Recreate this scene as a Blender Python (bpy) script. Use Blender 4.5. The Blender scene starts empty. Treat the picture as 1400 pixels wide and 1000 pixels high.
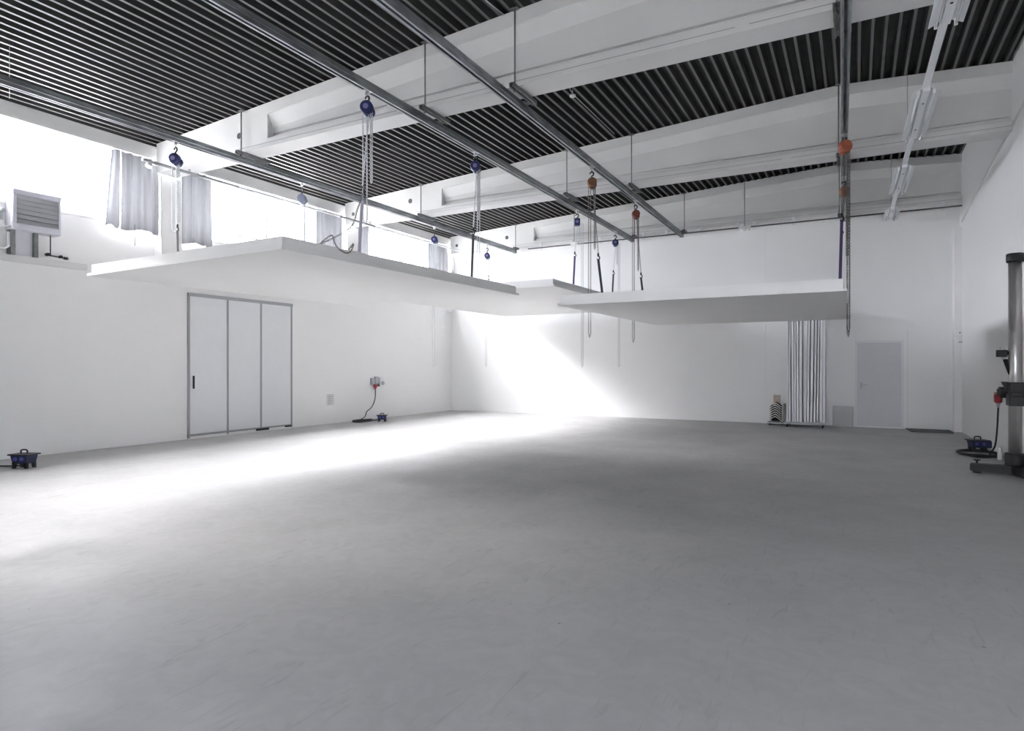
import bpy, bmesh, math, random
from mathutils import Vector, Matrix
random.seed(7)
PI = math.pi
S = bpy.context.scene
C = S.collection

# ------------------------------------------------------------------ camera
CAMZ, FPX, YAW = 1.53, 860.0, math.radians(28.66)
cd = bpy.data.cameras.new('camera'); cam = bpy.data.objects.new('camera', cd); C.objects.link(cam)
cam.location = (0, 0, CAMZ); cam.rotation_euler = (PI/2, 0, YAW)
cd.sensor_width = 36; cd.lens = FPX/1400*36; cd.clip_end = 300; cd.clip_start = .05
S.camera = cam
# ------------------------------------------------------------------ view
S.view_settings.view_transform = 'Standard'; S.view_settings.look = 'None'
S.view_settings.gamma = 1; S.view_settings.use_curve_mapping = False
S.view_settings.exposure = 2.2
S.cycles.max_bounces = 16; S.cycles.diffuse_bounces = 10; S.cycles.transparent_max_bounces = 12
# ------------------------------------------------------------------ overcast sky
SKY = 16.0
w = bpy.data.worlds.new('overcast'); S.world = w; w.use_nodes = True
nt = w.node_tree; nt.nodes.clear()
o = nt.nodes.new('ShaderNodeOutputWorld'); bg = nt.nodes.new('ShaderNodeBackground')
tc = nt.nodes.new('ShaderNodeTexCoord'); sp = nt.nodes.new('ShaderNodeSeparateXYZ')
mr = nt.nodes.new('ShaderNodeMapRange')            # CIE overcast: zenith three times the horizon
mr.inputs['From Min'].default_value = 0; mr.inputs['From Max'].default_value = 1
mr.inputs['To Min'].default_value = SKY*.5; mr.inputs['To Max'].default_value = SKY
nt.links.new(tc.outputs['Generated'], sp.inputs[0]); nt.links.new(sp.outputs['Z'], mr.inputs['Value'])
nt.links.new(mr.outputs[0], bg.inputs['Strength'])
bg.inputs['Color'].default_value = (.89, .91, 1, 1)
nt.links.new(bg.outputs[0], o.inputs[0])

sl = bpy.data.lights.new('hazy_sun', 'SUN'); sl.energy = 21; sl.angle = math.radians(54); sl.color = (1, .955, .92)
so_ = bpy.data.objects.new('hazy_sun', sl); C.objects.link(so_)
so_.rotation_euler = Vector((math.cos(math.radians(52))*math.cos(math.radians(7)), math.cos(math.radians(52))*math.sin(math.radians(7)), -math.sin(math.radians(52)))).to_track_quat('-Z', 'Y').to_euler()
def portal(loc, rot, sx, sy):
    l = bpy.data.lights.new('window_portal', 'AREA'); l.shape = 'RECTANGLE'; l.size = sx; l.size_y = sy
    l.cycles.is_portal = True
    ob = bpy.data.objects.new('window_portal', l); C.objects.link(ob); ob.location = loc; ob.rotation_euler = rot
    return ob

# ------------------------------------------------------------------ room dimensions
XL, XU, YB, YF = -12.15, -12.28, 17.9, -5.2       # lining face, upper wall plane, back wall, wall behind the camera
def XR(y): return 2.13 + (17.9-y)*.013            # right wall runs very slightly off square
BEAMS = [-2.65, 2.4, 7.45, 12.62, 17.6]; BW = .40
def roof(x): return 6.53 - .057*abs(x+.25) if x < -.25 else 6.53 - .057*(x+.25)
ZB = 5.29                                         # underside of the beams
ZL, ZS, ZH = 3.35, 4.24, 5.60                     # lining top, window sill, window head

def ray(px, py):
    a = (px-700)/FPX; b = (500-py)/FPX
    c, s = math.cos(YAW), math.sin(YAW)
    return Vector((c*a - s, s*a + c, b))
def atY(px, py, Y): d = ray(px, py); k = Y/d.y; return Vector((d.x*k, Y, CAMZ+d.z*k))
def atX(px, py, X): d = ray(px, py); k = X/d.x; return Vector((X, d.y*k, CAMZ+d.z*k))
def atZ(px, py, Z): d = ray(px, py); k = (Z-CAMZ)/d.z; return Vector((d.x*k, d.y*k, Z))

# ------------------------------------------------------------------ materials
def mat(name, col, rough=.6, metal=0, noise=0, nscale=5, bump=0, bscale=40, spec=.5, stretch=None):
    m = bpy.data.materials.new(name); m.use_nodes = True
    n = m.node_tree; b = n.nodes['Principled BSDF']
    b.inputs['Base Color'].default_value = (*col, 1); b.inputs['Roughness'].default_value = rough
    b.inputs['Metallic'].default_value = metal; b.inputs['Specular IOR Level'].default_value = spec
    co = n.nodes.new('ShaderNodeTexCoord'); src = co.outputs['Object']
    if stretch:
        mp = n.nodes.new('ShaderNodeMapping'); mp.inputs['Scale'].default_value = stretch
        n.links.new(src, mp.inputs[0]); src = mp.outputs[0]
    if noise:
        t = n.nodes.new('ShaderNodeTexNoise'); t.inputs['Scale'].default_value = nscale; t.inputs['Detail'].default_value = 6
        r = n.nodes.new('ShaderNodeMapRange'); r.inputs['From Min'].default_value = .3; r.inputs['From Max'].default_value = .7
        r.inputs['To Min'].default_value = 1-noise; r.inputs['To Max'].default_value = 1+noise
        x = n.nodes.new('ShaderNodeVectorMath'); x.operation = 'SCALE'; x.inputs[0].default_value = col
        n.links.new(src, t.inputs[0]); n.links.new(t.outputs[0], r.inputs[0]); n.links.new(r.outputs[0], x.inputs['Scale'])
        n.links.new(x.outputs[0], b.inputs['Base Color'])
    if bump:
        t = n.nodes.new('ShaderNodeTexNoise'); t.inputs['Scale'].default_value = bscale; t.inputs['Detail'].default_value = 4
        bp = n.nodes.new('ShaderNodeBump'); bp.inputs['Strength'].default_value = bump; bp.inputs['Distance'].default_value = .01
        n.links.new(src, t.inputs[0]); n.links.new(t.outputs[0], bp.inputs['Height']); n.links.new(bp.outputs[0], b.inputs['Normal'])
    return m
M = {}
M['wall'] = mat('white_wall_paint', (.82, .818, .815), .75, noise=.015, nscale=.8, bump=.15, bscale=60)
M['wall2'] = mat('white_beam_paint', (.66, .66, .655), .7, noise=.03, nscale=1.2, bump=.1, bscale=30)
M['door'] = mat('grey_white_door_paint', (.72, .735, .75), .5, noise=.01)
M['door2'] = mat('grey_door_paint', (.60, .61, .63), .5, noise=.02)
M['rail'] = mat('grey_aluminium', (.35, .36, .37), .45, .4)
M['rib'] = mat('pale_deck_flange', (.15, .153, .15), .55, .1, noise=.08, nscale=3)
M['trough'] = mat('black_acoustic_trough', (.042, .043, .038), .9, noise=.2, nscale=4)
M['web'] = mat('dark_deck_web', (.03, .031, .029), .7, .1, noise=.15, nscale=3)
M['zinc'] = mat('galvanised_steel', (.30, .32, .33), .45, .75, noise=.35, nscale=7, stretch=(1, .35, 1))
M['dzinc'] = mat('weathered_zinc', (.22, .23, .23), .5, .6, noise=.2, nscale=9)
M['panel'] = mat('white_panel_board', (.86, .86, .855), .8, noise=.01, nscale=1)
M['foam'] = mat('white_foam_board', (.82, .82, .84), .7, noise=.02, nscale=2)
M['blue'] = mat('dark_blue_hoist_enamel', (.025, .03, .12), .35, .1, noise=.15, nscale=20)
M['orange'] = mat('orange_hoist_enamel', (.32, .085, .04), .4, .1, noise=.2, nscale=20)
M['brown'] = mat('worn_brown_hoist_enamel', (.22, .10, .05), .5, .2, noise=.3, nscale=25)
M['dred'] = mat('dark_red_hoist_enamel', (.20, .05, .035), .4, .1, noise=.25, nscale=25)
M['label'] = mat('pale_violet_badge', (.20, .20, .40), .4)
M['glareblue'] = mat('glare_paled_blue_enamel', (.22, .24, .32), .4)  # blue enamel paled in its colour to imitate window glare
M['chain'] = mat('bright_chain_steel', (.55, .56, .57), .35, .8)
M['dchain'] = mat('dark_chain_steel', (.16, .15, .14), .4, .6)
M['hook'] = mat('dark_hook_steel', (.03, .03, .035), .4, .5)
M['sling'] = mat('charcoal_webbing', (.05, .05, .055), .9)
M['pale'] = mat('lilac_grey_webbing', (.33, .31, .40), .9)
M['violet'] = mat('violet_webbing', (.07, .045, .12), .9)
M['grey'] = mat('mid_grey_plastic', (.42, .44, .45), .5)
M['white'] = mat('white_plastic', (.82, .82, .80), .4)
M['black'] = mat('black_rubber', (.012, .012, .014), .45, noise=.2, nscale=20)
M['blackm'] = mat('black_powder_coat', (.008, .008, .009), .5, .1, noise=.3, nscale=30)
M['navy'] = mat('navy_moulded_rubber', (.016, .024, .07), .45, noise=.2, nscale=20)
M['socket'] = mat('blue_socket_lid', (.09, .09, .42), .35)
M['red'] = mat('red_plug_plastic', (.32, .02, .03), .4)
M['chrome'] = mat('brushed_chrome_tube', (.50, .49, .48), .34, .8, noise=.06, nscale=3, stretch=(6, 6, .2))
M['cloth'] = mat('grey_white_curtain', (.34, .345, .36), .95, noise=.04, nscale=3)
M['heater'] = mat('pale_grey_heater_enamel', (.60, .60, .66), .4, noise=.03)
M['louvre'] = mat('louvre_enamel', (.46, .46, .49), .4)
M['dark'] = mat('dark_parts_and_shade', (.02, .02, .02), .9)  # near-black small parts, plus shade painted between chair shells and behind louvres
M['mid'] = mat('hole_shade_and_conduit_grey', (.10, .10, .10), .9)  # shade of the beam holes as flat colour; also the conduit's own grey
M['mat'] = mat('dark_grey_floor_mat', (.11, .11, .11), .95, noise=.1, nscale=30)
M['ply'] = mat('beige_plywood', (.42, .37, .31), .6, noise=.1, nscale=8)
M['arch'] = mat('pale_shell_laminate', (.72, .71, .69), .5)
M['board'] = mat('pale_grey_board', (.44, .45, .44), .7, noise=.03)
M['lampw'] = mat('white_lacquered_reflector', (.72, .74, .76), .35)
M['tube'] = mat('unlit_tube_glass', (.78, .80, .82), .15)
M['out'] = mat('outdoor_paving', (.30, .30, .29), .9, noise=.1, nscale=.3)
M['cove'] = mat('painted_floor_edge', (.5, .5, .5), .6)
# translucent window curtain cloth
m = M['cloth']; n = m.node_tree; b = n.nodes['Principled BSDF']; tr = n.nodes.new('ShaderNodeBsdfTranslucent')
tr.inputs[0].default_value = (.2, .205, .22, 1); mx = n.nodes.new('ShaderNodeMixShader'); mx.inputs[0].default_value = .05
n.links.new(b.outputs[0], mx.inputs[1]); n.links.new(tr.outputs[0], mx.inputs[2]); n.links.new(mx.outputs[0], n.nodes['Material Output'].inputs[0])
# window glass: clear transmission with a Fresnel reflection
m = bpy.data.materials.new('window_glass'); m.use_nodes = True; n = m.node_tree; n.nodes.clear()
oo = n.nodes.new('ShaderNodeOutputMaterial'); t = n.nodes.new('ShaderNodeBsdfTransparent'); t.inputs[0].default_value = (.96, .96, .96, 1)
g = n.nodes.new('ShaderNodeBsdfGlossy'); g.inputs['Roughness'].default_value = .03; lw = n.nodes.new('ShaderNodeLayerWeight'); pw = n.nodes.new('ShaderNodeMath'); pw.operation = 'POWER'; pw.inputs[1].default_value = 5; fr = n.nodes.new('ShaderNodeMath'); fr.operation = 'MULTIPLY_ADD'; fr.inputs[1].default_value = .5; fr.inputs[2].default_value = .03
n.links.new(lw.outputs['Facing'], pw.inputs[0]); n.links.new(pw.outputs[0], fr.inputs[0])
mx = n.nodes.new('ShaderNodeMixShader'); n.links.new(fr.outputs[0], mx.inputs[0]); n.links.new(t.outputs[0], mx.inputs[1]); n.links.new(g.outputs[0], mx.inputs[2])
n.links.new(mx.outputs[0], oo.inputs[0]); M['glass'] = m
# painted concrete floor with mottling, scratches and specks
def floor_mat():
    m = bpy.data.materials.new('painted_concrete_floor'); m.use_nodes = True; n = m.node_tree; b = n.nodes['Principled BSDF']
    L = n.links.new; co = n.nodes.new('ShaderNodeTexCoord').outputs['Object']
    def noise(sc, det=6, src=co, dist=0):
        t = n.nodes.new('ShaderNodeTexNoise'); t.inputs['Scale'].default_value = sc; t.inputs['Detail'].default_value = det
        t.inputs['Distortion'].default_value = dist; L(src, t.inputs[0]); return t.outputs[0]
    def rng(src, a, b_, c, d):
        r = n.nodes.new('ShaderNodeMapRange'); r.inputs['From Min'].default_value = a; r.inputs['From Max'].default_value = b_
        r.inputs['To Min'].default_value = c; r.inputs['To Max'].default_value = d; L(src, r.inputs[0]); return r.outputs[0]
    def mul(a, b_):
        x = n.nodes.new('ShaderNodeMath'); x.operation = 'MULTIPLY'; L(a, x.inputs[0]); L(b_, x.inputs[1]); return x.outputs[0]
    v = mul(rng(noise(.7), .3, .7, .94, 1.06), rng(noise(5, 9, dist=1.8), .35, .65, .96, 1.035))
    mp = n.nodes.new('ShaderNodeMapping'); mp.inputs['Scale'].default_value = (3, .5, 1); mp.inputs['Rotation'].default_value = (0, 0, .6); L(co, mp.inputs[0])
    v = mul(v, rng(noise(4, 8, mp.outputs[0], 2), .60, .72, 1, .88))
    vo = n.nodes.new('ShaderNodeTexVoronoi'); vo.inputs['Scale'].default_value = 2.2; L(co, vo.inputs[0])
    v = mul(v, rng(vo.outputs['Distance'], .016, .03, .55, 1))
    x = n.nodes.new('ShaderNodeVectorMath'); x.operation = 'SCALE'; x.inputs[0].default_value = (.435, .435, .435); L(v, x.inputs['Scale'])
    L(x.outputs[0], b.inputs['Base Color'])
    L(rng(noise(1.5, 8), .35, .65, .5, .68), b.inputs['Roughness']); b.inputs['Specular IOR Level'].default_value = .28
    bp = n.nodes.new('ShaderNodeBump'); bp.inputs['Strength'].default_value = .25; bp.inputs['Distance'].default_value = .004
    L(noise(9, 6, dist=.6), bp.inputs['Height']); L(bp.outputs[0], b.inputs['Normal'])
    return m
M['floor'] = floor_mat()

# ------------------------------------------------------------------ mesh helpers
class MB:
    def __init__(s): s.v = []; s.f = []; s.mi = []; s.sm = []
    def add(s, vs, fs, mi=0, sm=False):
        k = len(s.v); s.v += [tuple(v) for v in vs]
        for f in fs: s.f.append([i+k for i in f]); s.mi.append(mi); s.sm.append(sm)
        return s
    def box(s, a, b, mi=0, M4=None):
        x0, y0, z0 = a; x1, y1, z1 = b
        vs = [Vector(p) for p in ((x0,y0,z0),(x1,y0,z0),(x1,y1,z0),(x0,y1,z0),(x0,y0,z1),(x1,y0,z1),(x1,y1,z1),(x0,y1,z1))]
        if M4: vs = [M4 @ v for v in vs]
        return s.add(vs, [(0,3,2,1),(4,5,6,7),(0,1,5,4),(1,2,6,5),(2,3,7,6),(3,0,4,7)], mi)
    def cbox(s, c, d, mi=0, M4=None, bev=0):
        c = Vector(c); h = Vector(d)/2
        if not bev: return s.box(c-h, c+h, mi, M4)
        bm = bmesh.new(); bmesh.ops.create_cube(bm, size=1)
        for v in bm.verts: v.co = Vector((v.co.x*d[0], v.co.y*d[1], v.co.z*d[2])) + c
        bmesh.ops.bevel(bm, geom=bm.edges[:], offset=bev, segments=2, affect='EDGES', profile=.5)
        if M4: bm.transform(M4)
        s.bm(bm, mi); return s
    def bm(s, bm, mi=0, sm=False):
        bm.verts.ensure_lookup_table(); bm.verts.index_update()
        s.add([v.co.copy() for v in bm.verts], [[v.index for v in f.verts] for f in bm.faces], mi, sm); bm.free()
    def prism(s, prof, fn, t0, t1, mi=0):          # prof: list of 2D points, fn(p, t) -> 3D
        k = len(prof); vs = [fn(p, t0) for p in prof]+[fn(p, t1) for p in prof]
        fs = [(i, (i+1) % k, k+(i+1) % k, k+i) for i in range(k)]+[tuple(range(k))[::-1], tuple(range(k, 2*k))]
        return s.add(vs, fs, mi)
    def tube(s, pts, r, n=8, mi=0, caps=True, close=False):
        pts = [Vector(p) for p in pts]; rs = r if isinstance(r, (list, tuple)) else [r]*len(pts)
        vs = []; up = None
        for i, p in enumerate(pts):
            a = pts[i-1] if i or close else p; b = pts[(i+1) % len(pts)] if i < len(pts)-1 or close else p
            d = (b-a).normalized() if (b-a).length > 1e-9 else Vector((0,0,1))
            if up is None: up = d.orthogonal().normalized()
            else:
                up = up - d*up.dot(d)
                up = up.normalized() if up.length > 1e-6 else d.orthogonal().normalized()
            q = d.cross(up)
            for k in range(n): vs.append(p+(up*math.cos(2*PI*k/n)+q*math.sin(2*PI*k/n))*rs[i])
        fs = []; m_ = len(pts)
        for i in range(m_ if close else m_-1):
            j = (i+1) % m_
            for k in range(n): fs.append((i*n+k, i*n+(k+1) % n, j*n+(k+1) % n, j*n+k))
        s.add(vs, fs, mi, True)
        if caps and not close:
            kk = len(s.v)-len(vs); s.f.append([kk+i for i in range(n)][::-1]); s.f.append([kk+(m_-1)*n+i for i in range(n)]); s.mi += [mi, mi]; s.sm += [False, False]
        return s
    def cyl(s, a, b, r, n=16, mi=0, r2=None): return s.tube([a, b], [r, r if r2 is None else r2], n, mi)
    def build(s, name, m, parent=None, loc=None):
        me = bpy.data.meshes.new(name); me.from_pydata(s.v, [], s.f)
        for x in (m if isinstance(m, (list, tuple)) else [m]): me.materials.append(M[x] if isinstance(x, str) else x)
        for i, p in enumerate(me.polygons): p.material_index = s.mi[i]; p.use_smooth = s.sm[i]
        me.validate(); me.update()
        ob = bpy.data.objects.new(name, me); C.objects.link(ob)
        if loc is not None: ob.location = loc
        if parent is not None: ob.parent = parent
        return ob
def empty(name, loc=(0,0,0), rz=0):
    ob = bpy.data.objects.new(name, None); C.objects.link(ob); ob.location = loc; ob.rotation_euler = (0, 0, rz); ob.empty_display_size = .1; return ob
def tag(ob, label, cat, group=None):
    ob['label'] = label; ob['category'] = cat
    if group: ob['group'] = group
    return ob
def struct(ob, label=None):
    ob['kind'] = 'structure'
    if label: ob['label'] = label
    return ob
def bez(pts, n=12):                                # Catmull-Rom through points
    P = [Vector(p) for p in pts]; P = [P[0]*2-P[1]]+P+[P[-1]*2-P[-2]]; out = []
    for i in range(1, len(P)-2):
        for k in range(n):
            t = k/n; a, b_, c, d = P[i-1:i+3]
            out.append(.5*((2*b_)+(c-a)*t+(2*a-5*b_+4*c-d)*t*t+(3*b_-a-3*c+d)*t**3))
    return out+[P[-2]]
def chain_mb(mb, pts, link=.034, wd=.011, r=.0042, nu=6, nv=4):
    """interlocking oval links along a path"""
    P = [Vector(p) for p in pts]; L = [0]
    for a, b in zip(P, P[1:]): L.append(L[-1]+(b-a).length)
    N = max(2, int(L[-1]/(link*.78))); j = 0
    for i in range(N):
        s_ = L[-1]*(i+.5)/N
        while j < len(L)-2 and L[j+1] < s_: j += 1
        t = (s_-L[j])/max(1e-9, L[j+1]-L[j]); p = P[j].lerp(P[j+1], t); d = (P[j+1]-P[j]).normalized()
        u = d.orthogonal().normalized(); u = (Matrix.Rotation(PI/2*(i % 2)+.5, 3, d) @ u); v = d.cross(u)
        ring = [(math.cos(2*PI*k/nu+PI/nu), math.sin(2*PI*k/nu+PI/nu)) for k in range(nu)]
        mb.tube([p+d*c*link*.5+u*sn*wd for c, sn in ring], r, nv, close=True)

# ================================================================== SETTING
# floor, outdoor ground
struct(MB().box((XU-.1, YF-.1, -.2), (2.75, YB+.3, 0)).build('floor', 'floor'), 'pale grey painted concrete floor')
for i, a in enumerate([((-60,-60,-.3),(XU-.25,80,-.25)), ((2.85,-60,-.3),(60,80,-.25)), ((XU-.25,-60,-.3),(2.85,YF-.3,-.25))]):
    struct(MB().box(*a).build('ground', 'out'))
# left wall: lining below, set-back wall, sill, header, columns
struct(MB().box((XL-.2, YF, 0), (XL, YB, ZL)).build('wall_left', 'wall'), 'white lower lining of the long window wall')
mb = MB(); mb.box((XU-.25, YF, 0), (XL-.2, YB, ZL)); mb.box((XU-.25, YF, ZL), (XU+.02, YB, ZS))
struct(mb.build('wall_left_upper', 'wall'), 'set-back white wall under the window band')
struct(MB().box((XU-.25, YF, ZH), (XL, YB, 5.86)).build('trim_1', 'wall2'), 'white edge beam above the window band')
struct(MB().box((XL-.01, YF, ZH-.015), (XL+.035, YB, ZH+.045)).build('trim_2', 'wall2'), 'narrow lip along the edge beam')
for i, y in enumerate(BEAMS):
    struct(MB().box((XU-.25, y+.13, ZL), (XL+.12, min(y+BW+.16, YB), ZB)).build('trim_%d' % (i+3), 'wall'), 'white column between window bays')
# windows: four bays with frames, glass panes
struct(MB().box((XU-.25, YF, ZS), (XU+.02, 3.6, ZH)).build('wall_left_light_block', 'wall'), 'closed unseen bay beside the camera, added to block window light')  # unseen infill beside the camera, added to cut light on the near floor
wn = 0
for a, b in zip([3.6]+[y+BW+.16 for y in BEAMS[2:-1]], [y+.13 for y in BEAMS[2:]]):
    wn += 1
    root = struct(empty('window_%d' % wn, (XU-.1, a, ZS)), 'strip window with white frame under the edge beam')
    Lw = b-a; H = ZH-ZS; f = MB()
    f.box((-.035, 0, 0), (.035, Lw, .06)); f.box((-.035, 0, H-.06), (.035, Lw, H))
    f.box((-.035, 0, .06), (.035, .06, H-.06)); f.box((-.035, Lw-.06, .06), (.035, Lw, H-.06))
    f.build('window_frame', 'white', root)
    npn = 4
    for k in range(1, npn): MB().box((-.03, Lw*k/npn-.03, .06), (.03, Lw*k/npn+.03, H-.06)).build('mullion', 'white', root)
    MB().box((-.025, .06, .24), (.025, Lw-.06, .28)).build('transom', 'white', root)
    for k in range(npn): MB().box((-.004, Lw*k/npn+.03, .05), (.004, Lw*(k+1)/npn-.03, H-.05)).build('pane', 'glass', root)
    MB().box((.04, 0, -.03), (.14, Lw, .005)).build('window_sill', 'wall', root)
    portal((XU-.3, (a+b)/2, (ZS+ZH)/2), (0, PI/2*-1, 0), H+.1, Lw)
# back wall in panels with open joints
bw = struct(empty('wall_back', (0, YB, 0)), 'tall white back wall')
xs = [-12.4, -9.2, -6.1, -2.70, .03-1.35, 2.4]
MB().box((XU-.25, .02, 0), (2.75, .3, 6.6)).build('wall_core', 'wall', bw)
xj = [XU-.25, atY(1047, 500, YB).x, 2.75]
for a, b in zip(xj, xj[1:]): MB().box((a+.005, 0, 0), (b-.005, .021, ZB+.02)).build('wall_panel', 'wall', bw)
# right wall
def rw(y0, y1, z0, z1, dx=0):
    return MB().add([(XR(y0)+dx,y0,z0),(2.75,y0,z0),(2.75,y1,z0),(XR(y1)+dx,y1,z0),(XR(y0)+dx,y0,z1),(2.75,y0,z1),(2.75,y1,z1),(XR(y1)+dx,y1,z1)],
                    [(0,3,2,1),(4,5,6,7),(0,1,5,4),(1,2,6,5),(2,3,7,6),(3,0,4,7)])
struct(rw(YF, YB, 0, 6.6).build('wall_right', 'wall'), 'white side wall on the right')
struct(MB().box((1.99, 17.58, 0), (2.2, YB, 4.7)).build('trim_20', 'wall'), 'boxed white pier in the right back corner')
tag_ = MB(); ya, za_, yb_, zb_ = 17.55, 4.80, 11.2, 5.50
tag_.add([(XR(ya)-.018,ya,za_),(XR(ya)+.05,ya,za_),(XR(yb_)+.05,yb_,zb_),(XR(yb_)-.018,yb_,zb_),(XR(ya)-.018,ya,za_+.05),(XR(ya)+.05,ya,za_+.05),(XR(yb_)+.05,yb_,zb_+.05),(XR(yb_)-.018,yb_,zb_+.05)],
    [(0,3,2,1),(4,5,6,7),(0,1,5,4),(1,2,6,5),(2,3,7,6),(3,0,4,7)])
struct(tag_.build('trim_21', 'wall2'), 'thin sloping white strip high on the right wall')
# wall behind the camera, with a wide bank of windows
fw = struct(empty('wall_front', (0, YF, 0)), 'white wall behind the camera')
for a in [((XU-.25,-.3,0),(2.75,0,.9)), ((XU-.25,-.3,2.5),(2.75,0,6.6)), ((XU-.25,-.3,.9),(-2.2,0,2.5)), ((1.6,-.3,.9),(2.75,0,2.5))]:
    MB().box(*a).build('wall_section', 'wall', fw)
wf = struct(empty('window_4', (-2.2, YF-.15, .9)), 'window bank in the wall behind the camera')
for k in range(3):
    MB().box((k*1.9-.04, -.03, 0), (k*1.9+.04, .03, 1.6)).build('mullion', 'white', wf)
    if k < 2: MB().box((k*1.9+.04, -.004, 0), ((k+1)*1.9-.04, .004, 1.6)).build('pane', 'glass', wf)
portal((-.3, YF-.32, 1.7), (PI/2, 0, PI), 3.8, 1.6)

# ceiling: trapezoidal deck in sheets, ribs running away from the camera
ce = struct(empty('ceiling', (0, 0, 0)), 'dark corrugated steel roof deck')
P_, fl = .172, .040
def deck(i0, i1):
    mb = MB()
    for i in range(i0, i1):
        x0 = -12.70+i*P_
        pr = [(x0, 0, 0), (x0+fl, 0, 1), (x0+fl+.022, .10, 2), (x0+P_-.022, .10, 1), (x0+P_, 0, None)]
        for (xa, za, mi), (xb, zb, _) in zip(pr, pr[1:]):
            mb.add([(xa, YF-.2, roof(xa)+za), (xb, YF-.2, roof(xb)+zb), (xb, YB+.2, roof(xb)+zb), (xa, YB+.2, roof(xa)+za)], [(0,3,2,1)], mi)
        mb.add([(x0, YF-.2, roof(x0)+.13), (x0+P_, YF-.2, roof(x0+P_)+.13), (x0+P_, YB+.2, roof(x0+P_)+.13), (x0, YB+.2, roof(x0)+.13)], [(0,1,2,3)], 2)
    return mb
for k in range(0, 90, 6):
    deck(k, min(k+6, 90)).build('deck_sheet', ['rib', 'web', 'trough'], ce)

# roof beams
def beam(yf, k, wall=False):
    xl, xr = XU+.3, XR(yf)+.0
    root = struct(empty('ceiling_beam', (0, yf, 0)), 'deep white roof beam with recessed web')
    BWk = BW if not wall else YB-yf-.0
    xe = -8.85                                       # solid end block ends, recessed web begins
    xsplit = [xe, -.25, xr+.02]
    d = .12
    def prof(x):                                     # closed (y,z) outline at x, recessed web on both faces
        zt = roof(x)-.002
        return [(0,ZB),(0,ZB+.14),(d*.9,ZB+.16),(d,ZB+.215),(d+.05,ZB+.22),(d+.05,ZB+.255),(d,ZB+.26),(d,zt-.40),(.02,zt-.20),(0,zt-.19),(0,zt),
                (BWk,zt),(BWk,zt-.19),(BWk-.02,zt-.20),(BWk-d,zt-.40),(BWk-d,ZB+.20),(BWk-d*.9,ZB+.16),(BWk,ZB+.14),(BWk,ZB)]
    mb = MB()
    for a, b in zip(xsplit, xsplit[1:]):
        pa, pb = prof(a), prof(b); n_ = len(pa)
        vs = [(a, y, z) for y, z in pa]+[(b, y, z) for y, z in pb]
        mb.add(vs, [(i, (i+1) % n_, n_+(i+1) % n_, n_+i) for i in range(n_)]+[tuple(range(n_))[::-1], tuple(range(n_, 2*n_))])
    mb.build('beam_web', 'wall2', root)
    e = MB(); za, zb = roof(xl)-.002, roof(xe)-.002
    e.add([(xl,0,ZB),(xe,0,ZB),(xe,BWk,ZB),(xl,BWk,ZB),(xl,0,za),(xe,0,zb),(xe,BWk,zb),(xl,BWk,za)], [(0,3,2,1),(4,5,6,7),(0,1,5,4),(1,2,6,5),(2,3,7,6),(3,0,4,7)])
    e.build('beam_end_block', 'wall2', root)
    g = MB()                                         # thin dark joint in the lower flange
    g.box((-9.6, -.003, ZB+.062), (-4.2, .001, ZB+.070)); g.box((-4.05, -.003, ZB+.062), (-1.2, .001, ZB+.070)); g.box((-1.05, -.003, ZB+.062), (xr, .001, ZB+.070))
    g.build('flange_joint', 'rail', root)
    return root
beams = [beam(y, i, y > 17) for i, y in enumerate(BEAMS)]
# dark discs painting the shade of sleeve holes in the beam ends
for (px, py, k, r) in ((327,186,2,.055),(561,275,3,.06),(693,325,4,.06),(483,293,3,.05),(624.5,336,4,.05)):
    p = atY(px, py, BEAMS[k]); MB().cyl((p.x, -.004, p.z), (p.x, .006, p.z), r, 20).build('hole_shade_disc', 'mid', beams[k])

# small floor edge strip in the back right corner
p = [atZ(1265,586.3,0), atZ(1280,595.5,0), atZ(1317,596,0), atZ(1316,590,0)]
tag(MB().add([(1.05,17.86,.001),(1.12,17.1,.001),(1.93,17.1,.001),(1.93,17.86,.001),(1.05,17.86,.02),(1.12,17.1,.02),(1.93,17.1,.02),(1.93,17.86,.02)],
    [(0,3,2,1),(4,5,6,7),(0,1,5,4),(1,2,6,5),(2,3,7,6),(3,0,4,7)]).build('floor_mat', 'mat'),
    'dark grey doormat on the floor in the right back corner', 'mat')

# ---- large sliding door in the left lining
d1 = struct(empty('door_1', (XL, 0, 0)), 'tall white three-leaf sliding door in the window wall')
y0, y1, H = 8.22, 10.92, 3.02
ys = [y0, atX(310,500,XL).y, atX(355.5,500,XL).y, y1]
for i, (a, b) in enumerate(zip(ys, ys[1:])):
    lf = MB().box((.002, a+.02, .10), (.03, b-.02, H-.05)).build('door_leaf', 'door', d1)
    if i == 0: MB().cbox((.045, a+.10, 1.18), (.03, .035, .27), bev=.006).build('door_handle', 'blackm', lf)
for a in ys: MB().box((.0, a-.02, .02), (.045, a+.02, H)).build('door_stile', 'rail', d1)
MB().box((0, y0-.02, H-.05), (.06, y1+.02, H+.02)).build('top_rail', 'rail', d1)
MB().box((0, y0-.02, .06), (.05, y1+.02, .10)).build('bottom_rail', 'rail', d1)
MB().box((.005, y0, .0), (.035, y1, .05)).build('threshold', 'white', d1)
MB().cbox((.05, 10.05, .05), (.03, .35, .05)).build('floor_guide', 'blackm', d1)
MB().cbox((.05, 10.8, .06), (.03, .18, .04)).build('floor_guide', 'blackm', d1)
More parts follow.
